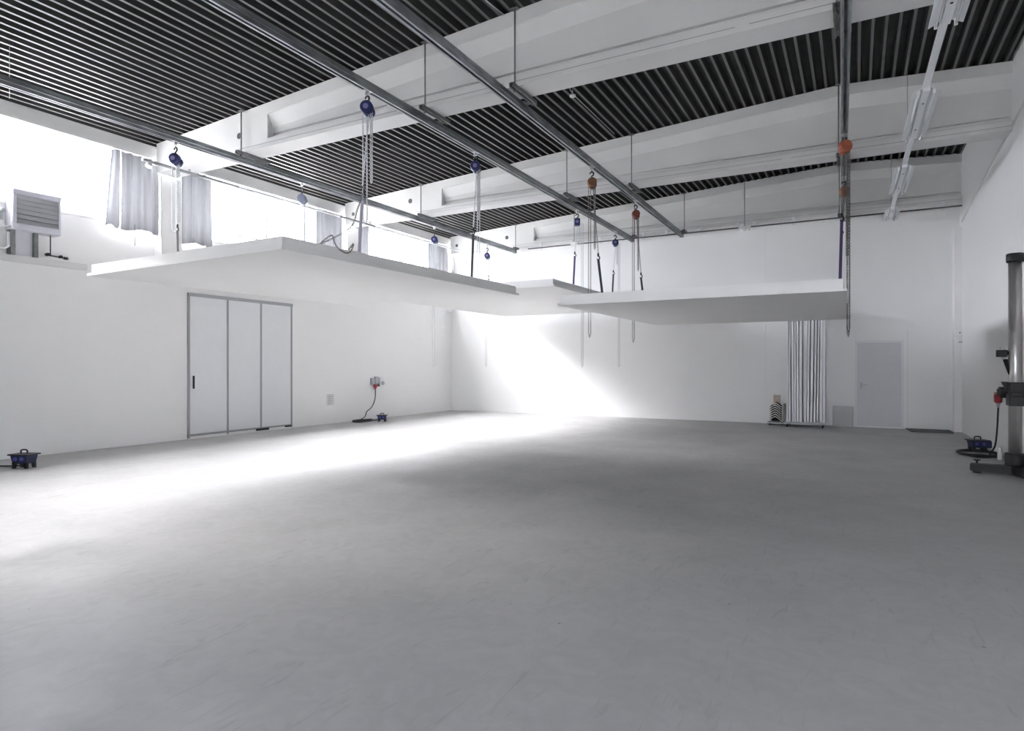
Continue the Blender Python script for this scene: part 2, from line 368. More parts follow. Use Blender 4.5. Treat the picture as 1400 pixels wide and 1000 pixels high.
# ---- back door
d2 = struct(empty('door_2', (0, YB, 0)), 'plain grey steel door in the back wall')
a, b = .03, .965
lf = MB().box((a, -.012, .03), (b, .001, 2.09)).build('door_leaf', 'door2', d2)
h = MB(); h.cyl((a+.09,-.012,1.04),(a+.09,-.06,1.04),.012,10); h.tube([(a+.09,-.06,1.04),(a+.23,-.06,1.06)],.010,8); h.cbox((a+.09,-.015,1.03),(.035,.008,.16)); h.build('door_handle','grey',lf)
f = MB(); f.box((a-.05,-.03,0),(a,.001,2.14)); f.box((b,-.03,0),(b+.05,.001,2.14)); f.box((a,-.03,2.09),(b,.001,2.14)); f.build('door_frame','door',d2)
MB().box((a,-.035,0),(b,-.0,.028)).build('threshold','wall',d2)
MB().box((b+.12,-.012,0),(b+.14,0,2.4)).build('joint_strip','door',d2)

# ================================================================== TRACKS
ZT = 5.13                                            # underside of the tracks
def track(name_label, pa, pb, y_end, y_start=-2.0, side_plate=False):
    A, B_ = atZ(*pa, ZT), atZ(*pb, ZT)
    def X(y): return A.x+(B_.x-A.x)*(y-A.y)/(B_.y-A.y)+.045
    t = empty('crane_track', (X(y_end), y_end, ZT))
    tag(t, name_label, 'rail', 'hoist tracks')
    prof = [(-.045,0),(-.018,0),(-.018,.006),(-.038,.006),(-.038,.114),(.038,.114),(.038,.006),(.018,.006),(.018,0),(.045,0),(.045,.05),(.052,.055),(.052,.065),(.045,.07),(.045,.12),(-.045,.12),(-.045,.07),(-.052,.065),(-.052,.055),(-.045,.05)]
    dx = X(y_start)-X(y_end); L = y_start-y_end
    mb = MB(); n_ = len(prof)
    vs = [(p[0], 0, p[1]) for p in prof]+[(p[0]+dx, L, p[1]) for p in prof]
    mb.add(vs, [(i, n_+i, n_+(i+1) % n_, (i+1) % n_) for i in range(n_)])
    for q in ((0,1,2,3,18,19),(3,4,15,16,17,18),(4,5,14,15),(5,6,11,12,13,14),(6,7,8,9,10,11)):
        mb.add([vs[i] for i in q], [tuple(range(len(q)))])
    mb.build('rail_profile', 'zinc', t)
    MB().cbox((0, .012, .06), (.11, .02, .14)).build('end_stop', 'dzinc', t)
    return t, X
TA, XA = track('galvanised ceiling track nearest the window wall', (350,231.5), (710,349), 17.72)
TB, XB = track('galvanised ceiling track second from the window wall', (350,42.5), (868,334), 17.72)
TC, XC = track('galvanised ceiling track carrying the brown and dark red hoists', (510,0), (935,328.5), 17.72)
TD, XD = track('galvanised ceiling track that carries the two hoists over the right hand panel corner', (1150,0), (1150,180), 17.72)
# hanger brackets at each beam: cross bar, two threaded rods, suspension shoe
for (t, X, nm) in ((TA, XA, 'window-side'), (TB, XB, 'second'), (TC, XC, 'third'), (TD, XD, 'right-hand')):
    for k, y in enumerate(BEAMS[1:]):
        xx = (X(y)+.16 if y < 17 else X(y)+.12) if nm != 'right-hand' else X(y)-.085
        h = empty('track_hanger', (xx, y, ZB))
        where = {2.4: 'beam above the camera', 7.45: 'nearest beam in view', 12.62: 'middle beam', 17.6: 'back wall beam'}[y]
        tag(h, 'threaded-rod hanger of the %s track on the %s' % (nm, where), 'hanger', 'track hangers')
        ymax = BW+.14 if y < 17 else .12
        b = MB(); b.box((-.035, -.16, -.065), (-.015, ymax, -.015)); b.box((.015, -.16, -.065), (.035, ymax, -.015)); b.box((-.035,-.16,-.018),(.035,ymax,-.012)); b.build('cross_bar', 'dzinc', h)
        zt = roof(xx)-ZB-.01
        MB().tube([(0, -.06, -.08), (0, -.06, zt)], .011, 6).build('threaded_rod', 'dzinc', h)
        MB().cyl((0,-.06,-.10),(0,-.06,-.065),.022,6).build('nut', 'dzinc', h)
        MB().cbox((0,-.06,zt-.01),(.1,.06,.02)).build('top_plate', 'dzinc', h)
        if y < 17:
            MB().tube([(0, BW+.05, -.08), (0, BW+.05, zt)], .011, 6).build('threaded_rod', 'dzinc', h)
        s_ = MB(); s_.box((min(X(y)-xx,0)-.03, ymax-.09, -.055), (max(X(y)-xx,0)+.03, ymax-.03, -.035)); s_.cbox((X(y)-xx, ymax-.06, -.03), (.10, .07, .035)); s_.build('suspension_shoe', 'dzinc', h)

# ================================================================== SUSPENDED PANELS
def panel(label, x0, x1, y0, y1, z, th, name='suspended_ceiling_sail', rz=0):
    t = empty(name, ((x0+x1)/2, (y0+y1)/2, z), rz); tag(t, label, 'panel', 'suspended white panels')
    hx, hy = (x1-x0)/2, (y1-y0)/2
    MB().box((-hx, -hy, 0), (hx, hy, .035)).build('base_board', 'panel', t)
    i = .045; f = MB()
    for a in [((-hx+i,-hy+i,.035),(hx-i,-hy+i+.04,th)), ((-hx+i,hy-i-.04,.035),(hx-i,hy-i,th)), ((-hx+i,-hy+i+.04,.035),(-hx+i+.04,hy-i-.04,th)), ((hx-i-.04,-hy+i+.04,.035),(hx-i,hy-i-.04,th))]:
        f2 = MB().box(*a).build('side_board', 'panel', t)
    MB().box((-hx+i+.04, -hy+i+.04, th-.03), (hx-i-.04, hy-i-.04, th-.012)).build('top_board', 'panel', t)
    return t
PA = (-9.85, -5.63, 5.06, 10.50, 2.85, .165)
PB = (-9.75, -5.16, 11.15, 17.35, 3.08, .155)
PC = (-4.22, -.10, 9.25, 14.95, 2.50, .168)
panel('nearest and largest-looking white panel hanging in front of the windows', *PA, rz=math.radians(-1.6))
panel('white panel hanging furthest back, partly hidden behind the other two', *PB)
panel('white panel hanging on the right in front of the back door', *PC)

# ================================================================== HOISTS
def hoist(label, X, px, yb, yhook, body, chainm, slingm, handY, attach, bodyr=.085, boxy=False, dxh=.0, bundle=None, washed=False):
    """X: track function; px: image column; yb: image row of the body; yhook: row of the lower hook; handY: row where the hand chain ends"""
    y = 8.0
    for _ in range(20):                              # where the track crosses that column
        d = ray(px, 400); y = X(y)/d.x*d.y if abs(d.x) > .05 else y
        y = max(3, min(17.4, y))
    if abs(ray(px, 400).x) <= .05: y = dxh; dx0 = 0
    x = X(y); dep = y/ray(px, 400).y
    Z = lambda row: CAMZ+(500-row)/FPX*dep
    t = empty('chain_hoist', (x, y, Z(yb))); tag(t, label, 'hoist', 'chain hoists')
    zb = Z(yb); top = ZT-zb
    tr = MB(); tr.cbox((0,0,top+.004),(.09,.12,.012)); tr.cbox((0,0,top-.02),(.02,.05,.05)); tr.tube([(-.03,0,top-.01),(-.028,0,top-.045),(0,0,top-.06),(.028,0,top-.045),(.03,0,top-.01)],.008,6); tr.build('beam_clamp','chain',t)
    r = bodyr
    hk = MB(); zc = r+max(.02,(top-.06-r)*.5); hr = min(.036, max(.025,(top-.05-r)*.38))
    hk.tube([(hr*math.cos(a_), 0, zc+hr*math.sin(a_)) for a_ in [(-90+i*22)*PI/180 for i in range(13)]],[.010+.004*math.sin(i/12*PI) for i in range(13)],8)
    hk.tube([(0,0,r*.8),(0,0,zc-hr)],.012,8); hk.tube([(0,0,zc+hr),(0,0,top-.055)],.007,6); hk.build('top_hook','hook',t)
    rot = Matrix.Rotation(YAW, 4, 'Z')               # drum axis roughly across the tracks' view side
    b = MB()
    if boxy: b.cbox((0,0,0),(.13,.15,.17),M4=rot,bev=.02)
    else:
        b.tube([rot @ Vector((0,q,0)) for q in (-.075,-.062,.02,.028)],[r*.82,r,r,r*.88],20)
        b.tube([rot @ Vector((.02,q,-.035)) for q in (.0,.075,.085)],[r*.86,r*.84,r*.6],18)
        b.cbox((0,0,r*.7),(.06,.10,.06),M4=rot,bev=.01)
    b.build('gear_housing', body, t)
    l = MB(); l.cyl(rot @ Vector((-.005,-.0745,0)), rot @ Vector((-.005,-.079,0)), r*.42, 16); l.build('round_badge', 'label' if body == 'blue' else body, t)
    # load chain (two falls) to the lower hook
    zh = Z(yhook)-zb; ax, ay, az = attach; A_ = Vector((ax-x, ay-y, az-zb))
    off = Vector((A_.x, A_.y, 0)); tot = -A_.z if A_.z < 0 else 1
    Hk = Vector((off.x*.55, off.y*.55, zh))
    lc = MB(); q = rot @ Vector((.02,0,-r*.8)); chain_mb(lc, [q, Hk+Vector((0,0,.08))]); 
    lo = lc.build('load_chain', chainm, t); lo['kind'] = 'stuff'
    lh = MB(); lh.cbox(Hk+Vector((0,0,.055)),(.03,.03,.06),bev=.006)
    lh.tube([Hk+Vector((.028*math.cos(a_), 0, .0+.032*math.sin(a_))) for a_ in [(100-i*24)*PI/180 for i in range(12)]],[.011]*9+[.009,.007,.004],8); lh.build('lower_hook','hook',t)
    s_ = MB(); s_.prism([(-.022,-.004),(.022,-.004),(.022,.004),(-.022,.004)], lambda p_, tt: (Hk+Vector((0,0,-.02))).lerp(A_, tt)+Vector((p_[0],p_[1],0)), 0, 1); s_.build('sling', slingm, t)
    # hand chain loop
    ze = Z(handY)-zb; rr = .045
    hc = MB(); c0 = rot @ Vector((-.055, .0, 0)); c1 = rot @ Vector((-.015, .05, 0)); 
    if bundle:
        bx, be = bundle; c0 = Vector((bx-.012, 0, 0)); c1 = Vector((bx+.022, .02, 0))
    pts = [c0+Vector((0,0,-r*.5)), c0+Vector((0,0,ze+.06)), (c0+c1)/2+Vector((0,0,ze)), c1+Vector((0,0,ze+.06)), c1+Vector((0,0,-r*.5))]
    chain_mb(hc, pts, link=.030, wd=.010, r=.0038); ho = hc.build('hand_chain', chainm, t); ho['kind'] = 'stuff'
    # slack loop of load chain
    zs = Z(bundle[1])-zb if bundle else zh*.9
    sc = MB(); c0 = rot @ Vector((.045, 0, 0)); c1 = rot @ Vector((.065, .0, 0))
    chain_mb(sc, [c0+Vector((0,0,-r*.6)), c0+Vector((0,0,zs+.03)), (c0+c1)/2+Vector((0,0,zs)), c1+Vector((0,0,zs+.03)), c1+Vector((0,0,-r*.6))])
    so = sc.build('slack_chain', chainm, t); so['kind'] = 'stuff'
    return t, x, y, zb
zt_ = lambda P: P[4]+P[5]-.01
hoist('blue chain hoist on the window-side track above the near panel\'s left edge', XA, 240, 218, 314, 'blue', 'chain', 'sling', 318, (-9.55, 6.3, zt_(PA)))
hoist('blue chain hoist, colour paled for window glare, on the window-side track in front of the second window bay', XA, 413, 272, 345, 'glareblue', 'chain', 'sling', 350, (-9.5, 8.95, zt_(PA)))
hoist('small blue chain hoist on the window-side track above the far end of the near panel', XA, 594, 328, 372, 'blue', 'chain', 'sling', 502, (-9.55, 13.4, zt_(PB)), bundle=(-.05, 360))
hoist('small blue chain hoist closest to the back wall on the window-side track', XA, 666, 350, 380, 'blue', 'chain', 'sling', 502, (-9.55, 16.1, zt_(PB)), bundle=(-.05, 372))
hoist('large dark blue chain hoist with long chains above the near panel\'s right edge', XB, 502, 148, 262, 'blue', 'chain', 'pale', 306, (-5.74, 6.3, zt_(PA)))
hoist('dark blue chain hoist whose chain end hangs in front of the near panel', XB, 650, 228, 317, 'blue', 'chain', 'sling', 387, (-5.76, 9.1, zt_(PA)), bundle=(.05, 300))
hoist('black block-shaped hoist with a violet sling on the second track', XB, 789, 304, 348, 'blue', 'chain', 'violet', 502, (-5.85, 13.7, zt_(PB)), boxy=True, bundle=(.12, 335))
hoist('round dark blue hoist near the far end of the second track', XB, 841, 332, 373, 'blue', 'chain', 'sling', 502, (-5.85, 16.4, zt_(PB)), bundle=(.10, 362))
hoist('brown chain hoist hanging over the left edge of the right-hand panel', XC, 809, 250, 352, 'brown', 'dchain', 'sling', 461, (-4.05, 10.9, zt_(PC)), bundle=(-.05, 341))
hoist('dark red chain hoist with hook next to the far end of the third track', XC, 869, 293, 378, 'dred', 'dchain', 'sling', 468, (-4.05, 13.5, zt_(PC)), bundle=(-.06, 370))
hoist('bright orange chain hoist, the upper of two above the right panel corner', XD, 1152, 201, 300, 'orange', 'dchain', 'violet', 455, (-.22, 11.0, zt_(PC)), dxh=11.1, bundle=(.05, 350), bodyr=.095)
hoist('brown-orange chain hoist, the lower-looking of two above the right panel corner', XD, 1151, 262, 318, 'brown', 'dchain', 'sling', 460, (-.27, 13.6, zt_(PC)), dxh=13.6, bundle=(.07, 350))

# slack chain draped over the near panel's front edge
t = MB(); fx = -5.672; zp = PA[4]+PA[5]+.012
g = lambda px, py: atX(px, py, fx)
pts = bez([atY(499,258,6.33), atY(489,285,6.25), atY(478,312,6.1), Vector((-5.95,5.75,zp)), Vector((-5.80,5.66,zp)), g(453,322), g(457,331), g(463,340), g(473,346), g(480,343), g(483,334), Vector((-5.78,6.15,zp)), Vector((-5.9,6.3,zp))], 8)
chain_mb(t, pts, link=.030, wd=.010, r=.004)
tag(t.build('hand_chain_end', 'dchain'), 'loose dark chain looped over the near panel\'s edge', 'chain')['kind'] = 'stuff'

# ================================================================== LIGHT TRUNKING
A = atZ(1300, 0, 5.04); B_ = atZ(1216, 300, 5.04)
def XT(y): return A.x+(B_.x-A.x)*(y-A.y)/(B_.y-A.y)
tk = empty('lighting_trunking', (XT(17.2), 17.2, 5.04)); tag(tk, 'white lighting trunking running under the beams along the right side', 'trunking')
dx = XT(-1)-XT(17.2)
mb = MB(); pr = [(-.035,0),(.035,0),(.035,.05),(-.035,.05)]
mb.prism(pr, lambda p, tt: (p[0]+dx*tt, -18.2*tt, p[1]), 0, 1); mb.build('channel', 'lampw', tk)
for y in (2.3, 7.3, 12.35, 16.9):
    z = roof(XT(y))-5.04
    MB().tube([(XT(y)-XT(17.2), y-17.2, .04), (XT(y)-XT(17.2), y-17.2, z)], .004, 5).build('suspension_wire', 'dzinc', tk)
def fixture(y0, y1, label):
    yc = (y0+y1)/2; ang = math.atan2(-(B_.x-A.x), (B_.y-A.y))
    t = empty('light_fixture', (XT(yc), yc, 5.03), ang); tag(t, label, 'light', 'fluorescent fittings on the trunking')
    L = (y1-y0)/2
    MB().box((-.04,-L,-.045),(.04,L,.008)).build('gear_body','lampw',t)
    for s in (-1, 1):
        MB().prism([(s*.04,.0),(s*.145,-.055),(s*.15,-.050),(s*.042,.008)], lambda p, tt: (p[0], -L+2*L*tt, p[1]), 0, 1).build('reflector','lampw',t)
        MB().tube([(s*.085,-L+.05,-.065),(s*.085,L-.05,-.065)],.013,10).build('fluorescent_tube','tube',t)
        for e in (-1, 1):
            MB().cbox((s*.085,e*(L-.03),-.05),(.03,.03,.06)).build('lamp_holder','white',t)
    for q in (-.55, .55): MB().cyl((0,q*L,-.05),(0,q*L,-.044),.014,8).build('screw_cap','dark',t)
for i, (a, b, l) in enumerate(((1.9,3.75,'fluorescent batten nearest the camera end of the trunking'), (5.75,7.7,'largest-looking twin fluorescent batten at the top right'), (9.45,11.35,'second twin fluorescent batten along the trunking'), (12.9,14.8,'third twin fluorescent batten along the trunking'), (16.2,17.45,'last fluorescent batten at the back wall end of the trunking'))):
    fixture(a, b, l)

# conduit on the back beam with brackets and lamps
cz = atY(1305, 282.5, 17.57).z
cc = empty('cable_conduit', (0, 17.55, cz)); tag(cc, 'thin dark conduit with white clips along the back wall beam', 'conduit')
xa, xb = atY(722, 342, 17.55).x, XR(17.5)
MB().tube([(xa,0,0),(xb,0,0)],.017,6).build('pipe','mid',cc)
for px in (739,781,820,851,879,911,959,1009,1031,1085,1143,1161,1222,1289):
    x = atY(px, 330, 17.55).x; MB().box((x-.035,.0,-.045),(x+.035,.05,.14)).build('clip','lampw',cc)
# rod pendant + lamp
p = atY(1018, 313, 17.45)
t = empty('bulkhead_lamp', p); tag(t, 'small clear bulkhead lamp hanging in front of the back wall beam', 'lamp')
MB().tube([(0,0,.05),(0,0,roof(p.x)-p.z)],.010,6).build('rod','dzinc',t)
MB().cbox((0,0,.045),(.30,.07,.03),bev=.008).build('mounting_bar','lampw',t)
for s in (-1,0,1): MB().tube([(s*.09,0,.035),(s*.09,0,.0),(s*.09,0,-.04),(s*.09,0,-.06)],[.02,.045,.04,.012],12).build('lamp_head','white',t)
p = atY(785, 333, 17.45)
t = empty('bulkhead_lamp', p); tag(t, 'white bulkhead lamp on the back beam behind the block-shaped hoist', 'lamp')
MB().tube([(0,0,.02),(0,0,roof(p.x)-p.z)],.010,6).build('rod','dzinc',t); MB().cbox((0,0,0),(.22,.08,.10),bev=.02).build('lamp_head','white',t)

# conduit pipe along the window wall under the beams
xp = -11.2
t = empty('wall_pipe', (xp, 0, 5.22)); tag(t, 'white pipe running under the beam ends in front of the windows', 'pipe')
for a, b, m_ in ((6.7, 8.7, 'rail'), (8.7, 11.6, 'lampw'), (11.6, 12.9, 'rail'), (12.9, 17.0, 'lampw')):
    MB().tube([(0,a,0),(0,b,0)],.028,10).build('pipe_length', m_, t)
for y in (7.6, 12.7): MB().cbox((0,y,.04),(.05,.03,.05)).build('pipe_clip','rail',t)
p = atX(211,235,-11.9); 
t = empty('spot_lamp', (-11.2, 6.86, 5.16)); tag(t, 'small white spot lamp beside the first curtain under the beam end', 'lamp')
MB().tube([(0,0,.05),(0,-.03,.0),(0,-.05,-.04)],[.02,.055,.06],12).build('lamp_head','white',t); MB().tube([(0,.05,.03),(0,.14,.02)],.012,6).build('bracket','white',t)

# roof cables, detector
p = atZ(783, 130, 6.2)
t = empty('smoke_detector', p); tag(t, 'small white round detector on a roof cable between the first two beams', 'detector')
MB().tube([(0,0,.0),(0,0,-.03),(0,0,-.045)],[.055,.05,.02],20).build('housing','white',t)
MB().tube([(0,0,0),(0,0,roof(p.x)-p.z)],.008,6).build('stem','white',t)
q = atZ(840, 183, 6.22); r_ = atZ(777, 117, 6.2)
tag(MB().tube([r_, p+Vector((0,0,.02)), q],.008,6).build('roof_cable','grey'), 'thin pale cable strung from the white detector to the middle beam', 'cable')
a_, b_ = atZ(664, 0, 6.3), atZ(690, 21, 6.3)
tag(MB().tube([a_,b_],.008,6).build('roof_cable','grey'), 'short pale cable under the deck at the top centre beside the third track', 'cable')
p = atY(1250,22,8.3); p.z = roof(p.x)-.003
tag(MB().tube([p, p-Vector((0,0,1.0))],.004,5).build('hanging_wire','dzinc'), 'thin wire hanging from the roof left of the lighting trunking', 'wire')
q = atZ(13,66,5.9); t = empty('hanging_cable', (q.x, q.y, roof(q.x)-.005)); tag(t, 'thin cable hanging from the deck at the far left above the heater', 'cable')
MB().tube([Vector((0,0,.0)), Vector((0,0,-.75))],.005,5).build('cord','grey',t)

# ================================================================== CURTAINS
def curtain(label, y0, y1, seed, zb=4.12, flare=0):
    rnd = random.Random(seed); n_ = max(12, int((y1-y0)/.022)); rows = 14; vs = []; fs = []
    ph = [rnd.uniform(0, 6.28) for _ in range(4)]; x0 = XL+.03; zt = ZH-.03; zr = [rnd.uniform(-.03,.03) for _ in range(n_+1)]
    for j in range(rows+1):
        v = j/rows
        for i in range(n_+1):
            u = i/n_; y = y0+(y1-y0)*u + flare*v*(1-u)
            x = x0+.028*math.sin(u*(y1-y0)*34+ph[0]+.5*v)+.014*math.sin(u*(y1-y0)*61+ph[1])+.02*math.sin(u*5+ph[2]+v*2)*v
            z = zt+(zb-zt)*v + (.03*math.sin(u*7+ph[3]) + (.06 if u > .97 else 0))*v
            vs.append((x, y, z))
    for j in range(rows):
        for i in range(n_): k = j*(n_+1)+i; fs.append((k, k+1, k+n_+2, k+n_+1))
    t = empty('curtain', (x0, y0, zt)); tag(t, label, 'curtain', 'window curtains'); 
    MB().add([Vector(v)-Vector((x0,y0,zt)) for v in vs], fs, 0, True).build('fabric', 'cloth', t)
    r = MB(); r.tube([(-.02,-.10,.02),(-.02,y1-y0+.16,.02)],.012,6); r.build('curtain_rod','lampw',t)
    k = 8
    for i in range(k): 
        yy = (y1-y0)*(i+.5)/k; MB().tube([(-.02+.018*math.cos(a*PI/3), yy, .02+.018*math.sin(a*PI/3)) for a in range(6)],.003,4,close=True).build('ring','dzinc',t)
    return t
c1 = curtain('wide grey-white curtain gathered at the end of the left window bay', 6.84, 7.57, 3)
MB().tube([(.03,.25,-1.35),(.03,.25,-1.75)],.004,5).build('pull_cord','dark',c1)
curtain('sheer curtain edge hanging loose beside the wide left curtain', 6.70, 6.83, 5, flare=-.12)
curtain('pale curtain just right of the first column', 8.03, 8.74, 8, zb=4.06)
curtain('pale curtain at the far end of the second window bay', 11.72, 12.62, 11)
curtain('pale curtain just behind the second column, half hidden by the near panel', 13.10, 13.75, 13)
curtain('pale curtain nearest the back wall above the near panel', 16.55, 17.62, 17)

# ================================================================== HEATER
hx, hy, hz = -12.02, 5.06, 3.74
t = empty('unit_heater', (-12.2, 5.42, ZL)); tag(t, 'pale grey louvred air heater on brackets below the left window', 'heater')
def rel(x, y, z): return (x+12.2, y-5.42, z-ZL)
W0, W1, Z0, Z1 = 5.07, 5.78, 3.76, 4.42
b = MB(); 
b.box(rel(-12.40,W0,Z0), rel(-12.06,W1,Z1)); b.build('casing','heater',t)
fr = MB()
for a in ((W0,Z0,W1,Z0+.10),(W0,Z1-.09,W1,Z1),(W0,Z0+.10,W0+.06,Z1-.09),(W1-.04,Z0+.10,W1,Z1-.09)):
    fr.cbox(((-12.03)+12.2, (a[0]+a[2])/2-5.42, (a[1]+a[3])/2-ZL), (.07, a[2]-a[0], a[3]-a[1]), bev=.012)
fr.build('front_frame','heater',t)
MB().box(rel(-12.062,W0+.06,Z0+.1), rel(-12.055,W1-.04,Z1-.09)).build('louvre_shade_plate','dark',t)  # dark plate on the solid casing paints the shade behind the louvres
nl = 6
for i in range(nl):
    z = Z0+.10+(Z1-Z0-.19)*(i+.5)/nl
    MB().cbox((0,0,0),(.012,W1-W0-.11,.088),M4=Matrix.Translation(Vector(rel(-12.02,(W0+W1)/2+.01,z))) @ Matrix.Rotation(-.62+.05*i, 4, 'Y')).build('louvre','louvre',t)
for y in (5.12, 5.45): MB().box(rel(-12.36,y-.03,ZL+.001), rel(-12.10,y+.03,Z0)).build('bracket','dzinc',t)
MB().box(rel(-12.3,5.15,ZL+.001), rel(-12.17,5.42,Z0)).build('back_plate','heater',t)
p = MB(); p.tube([rel(-12.05,4.62,3.42),rel(-12.05,4.98,3.42),rel(-12.05,5.03,3.47),rel(-12.05,5.03,3.70)],.022,8); p.tube([rel(-12.05,4.90,3.42),rel(-12.05,4.90,3.75),rel(-12.05,5.06,3.80)],.016,8); p.build('feed_pipe','lampw',t)
v = MB(); v.tube([rel(-12.05,4.93,3.88),rel(-12.05,4.93,4.08)],.03,10); v.cyl(rel(-12.05,4.93,4.02),rel(-11.97,4.93,4.02),.035,10); v.tube([rel(-12.05,4.93,4.05),rel(-12.05,4.88,4.14)],.012,6); v.build('valve','grey',t)
p = MB(); p.tube([rel(-12.1,5.66,3.76),rel(-12.1,5.66,3.40)],.010,6); p.tube([rel(-12.1,5.58,3.42),rel(-12.1,5.86,3.40)],.012,6); p.cyl(rel(-12.1,5.60,3.42),rel(-12.04,5.60,3.42),.03,8); p.cyl(rel(-12.1,5.80,3.41),rel(-12.04,5.80,3.41),.026,8); p.cyl(rel(-12.1,5.87,3.40),rel(-12.1,5.93,3.40),.024,8); p.build('return_valve','blackm',t)
tag(MB().box((XL-.0,3.2,ZL-.115),(XL+.05,6.25,ZL-.005)).build('cable_duct','wall2'), 'white cable duct along the lining top below the heater', 'duct')

# ================================================================== DISTRIBUTION BOXES, SOCKETS, CABLES
def dist_box(label, x, y, rz, sc=1.0, two=False, z=0.0):
    t = empty('power_distributor', (x, y, z), rz); tag(t, label, 'power box', 'portable power boxes')
    def bod(w_, d_, z0, z1, k=.72):
        return [(-w_*k/2,-d_*k/2,z0),(w_*k/2,-d_*k/2,z0),(w_*k/2,d_*k/2,z0),(-w_*k/2,d_*k/2,z0),(-w_/2,-d_/2,z1),(w_/2,-d_/2,z1),(w_/2,d_/2,z1),(-w_/2,d_/2,z1)]
    F = [(0,3,2,1),(4,5,6,7),(0,1,5,4),(1,2,6,5),(2,3,7,6),(3,0,4,7)]
    q = lambda L_: [(a*sc,b*sc,c*sc) for a,b,c in L_]
    MB().add(q(bod(.27,.20,.07,.20,.82)), F).build('tray_body','navy',t)
    MB().cbox((0,0,.205*sc),(.33*sc,.24*sc,.02*sc),bev=.005*sc).build('rim','black',t)
    MB().tube([tuple(Vector(p)*sc) for p in bez([(-.05,0,.21),(-.048,0,.262),(0,0,.272),(.048,0,.262),(.05,0,.21)],4)],.012*sc,6).build('carry_handle','black',t)
    for sx in (-1,1):
        for sy in (-1,1): MB().add(q([(sx*.10-.018,sy*.07-.018,0),(sx*.10+.018,sy*.07-.018,0),(sx*.10+.018,sy*.07+.018,0),(sx*.10-.018,sy*.07+.018,0),(sx*.09-.03,sy*.065-.02,.09),(sx*.09+.03,sy*.065-.02,.09),(sx*.09+.03,sy*.065+.02,.09),(sx*.09-.03,sy*.065+.02,.09)]), F).build('foot','black',t)
    for i in (-1,0,1):
        if i: MB().cyl((i*.055*sc,-.092*sc,.14*sc),(i*.055*sc,-.115*sc,.15*sc),.026*sc,14).build('socket_lid','socket',t)
    if two:
        MB().cbox((.16*sc,.02*sc,.13*sc),(.11*sc,.15*sc,.13*sc),bev=.015*sc).build('side_socket','navy',t)
    return t
dist_box('dark blue power box on the floor at the far left', -10.90, 4.75, YAW-.1)
dist_box('small black power box on the floor by the window wall sockets', -11.33, 13.35, YAW, .85)
dist_box('dark blue power box sitting on the coiled cable by the right wall', 1.86, 13.50, .30, .95, True, z=.035)
tag(MB().tube(bez([(-11.0,4.8,.03),(-11.2,4.72,.012),(-11.5,4.55,.012),(-11.9,4.35,.012)]),.011,6).build('power_cable','black'), 'black cable running from the left power box out of view', 'cable')
# wall sockets on the lining
def wl(px, py): return atX(px, py, XL)
p = wl(513, 522); t = empty('wall_socket_group', p); tag(t, 'cluster of grey wall sockets with a red plug on the window wall', 'socket')
def sk(px0, px1, py0, py1, m_, nm, dpt=.07):
    a, b = wl(px0, py1), wl(px1, py0); MB().cbox(((dpt)/2, (a.y+b.y)/2-p.y, (a.z+b.z)/2-p.z), (dpt, abs(b.y-a.y), abs(b.z-a.z)), bev=.008).build(nm, m_, t)
sk(506,510,517,526,'grey','socket_box'); sk(511,515,515,526,'grey','socket_box'); sk(516.5,522,516,526,'lampw','socket_box')
q = wl(520.5,524)-p; MB().cyl(q+Vector((.07,0,0)), q+Vector((.10,0,0)), .055, 14).build('socket_lid','grey',t)
q = wl(513.5,527)-p; MB().cbox(q+Vector((.07,0,0)),(.08,.12,.07),bev=.01).build('adapter','blackm',t)
q = wl(510.5,528)-p; MB().tube([q+Vector((.07,0,.05)),q+Vector((.07,0,-.03)),q+Vector((.07,0,-.09))],[.06,.05,.025],12).build('red_plug','red',t)
a = wl(510.5,532)+Vector((.08,0,0)); 
cb = [a, wl(509.5,545)+Vector((.09,0,0)), wl(505,556)+Vector((.10,0,0)), wl(497,563)+Vector((.12,0,0)), wl(493.5,570)+Vector((.14,0,0)), Vector((-11.9,13.05,.02))]
c0 = Vector((-11.72,13.0,.012))
for k in range(28): ang = k*.75; cb.append(c0+Vector((.17*math.sin(ang)*(1+.1*math.sin(k)),.34*math.cos(ang),.008+.010*(k//7)+.003*(k%3))))
cb += [Vector((-11.6,13.2,.03)), Vector((-11.45,13.35,.05)), Vector((-11.40,13.36,.10))]
tag(MB().tube(bez(cb,6),.013,6).build('power_cable','black'), 'black cable hanging from the red wall plug and coiled on the floor', 'cable')
# patch vent
p = wl(451, 547); t = empty('wall_vent', p); tag(t, 'small off-white louvred vent plate low on the window wall', 'vent')
MB().cbox((.008,0,0),(.016,.26,.30),bev=.004).build('vent_plate','wall2',t)
for i in range(4): MB().cbox((.018,0,-.09+.06*i),(.012,.20,.02)).build('vent_slat','board',t)
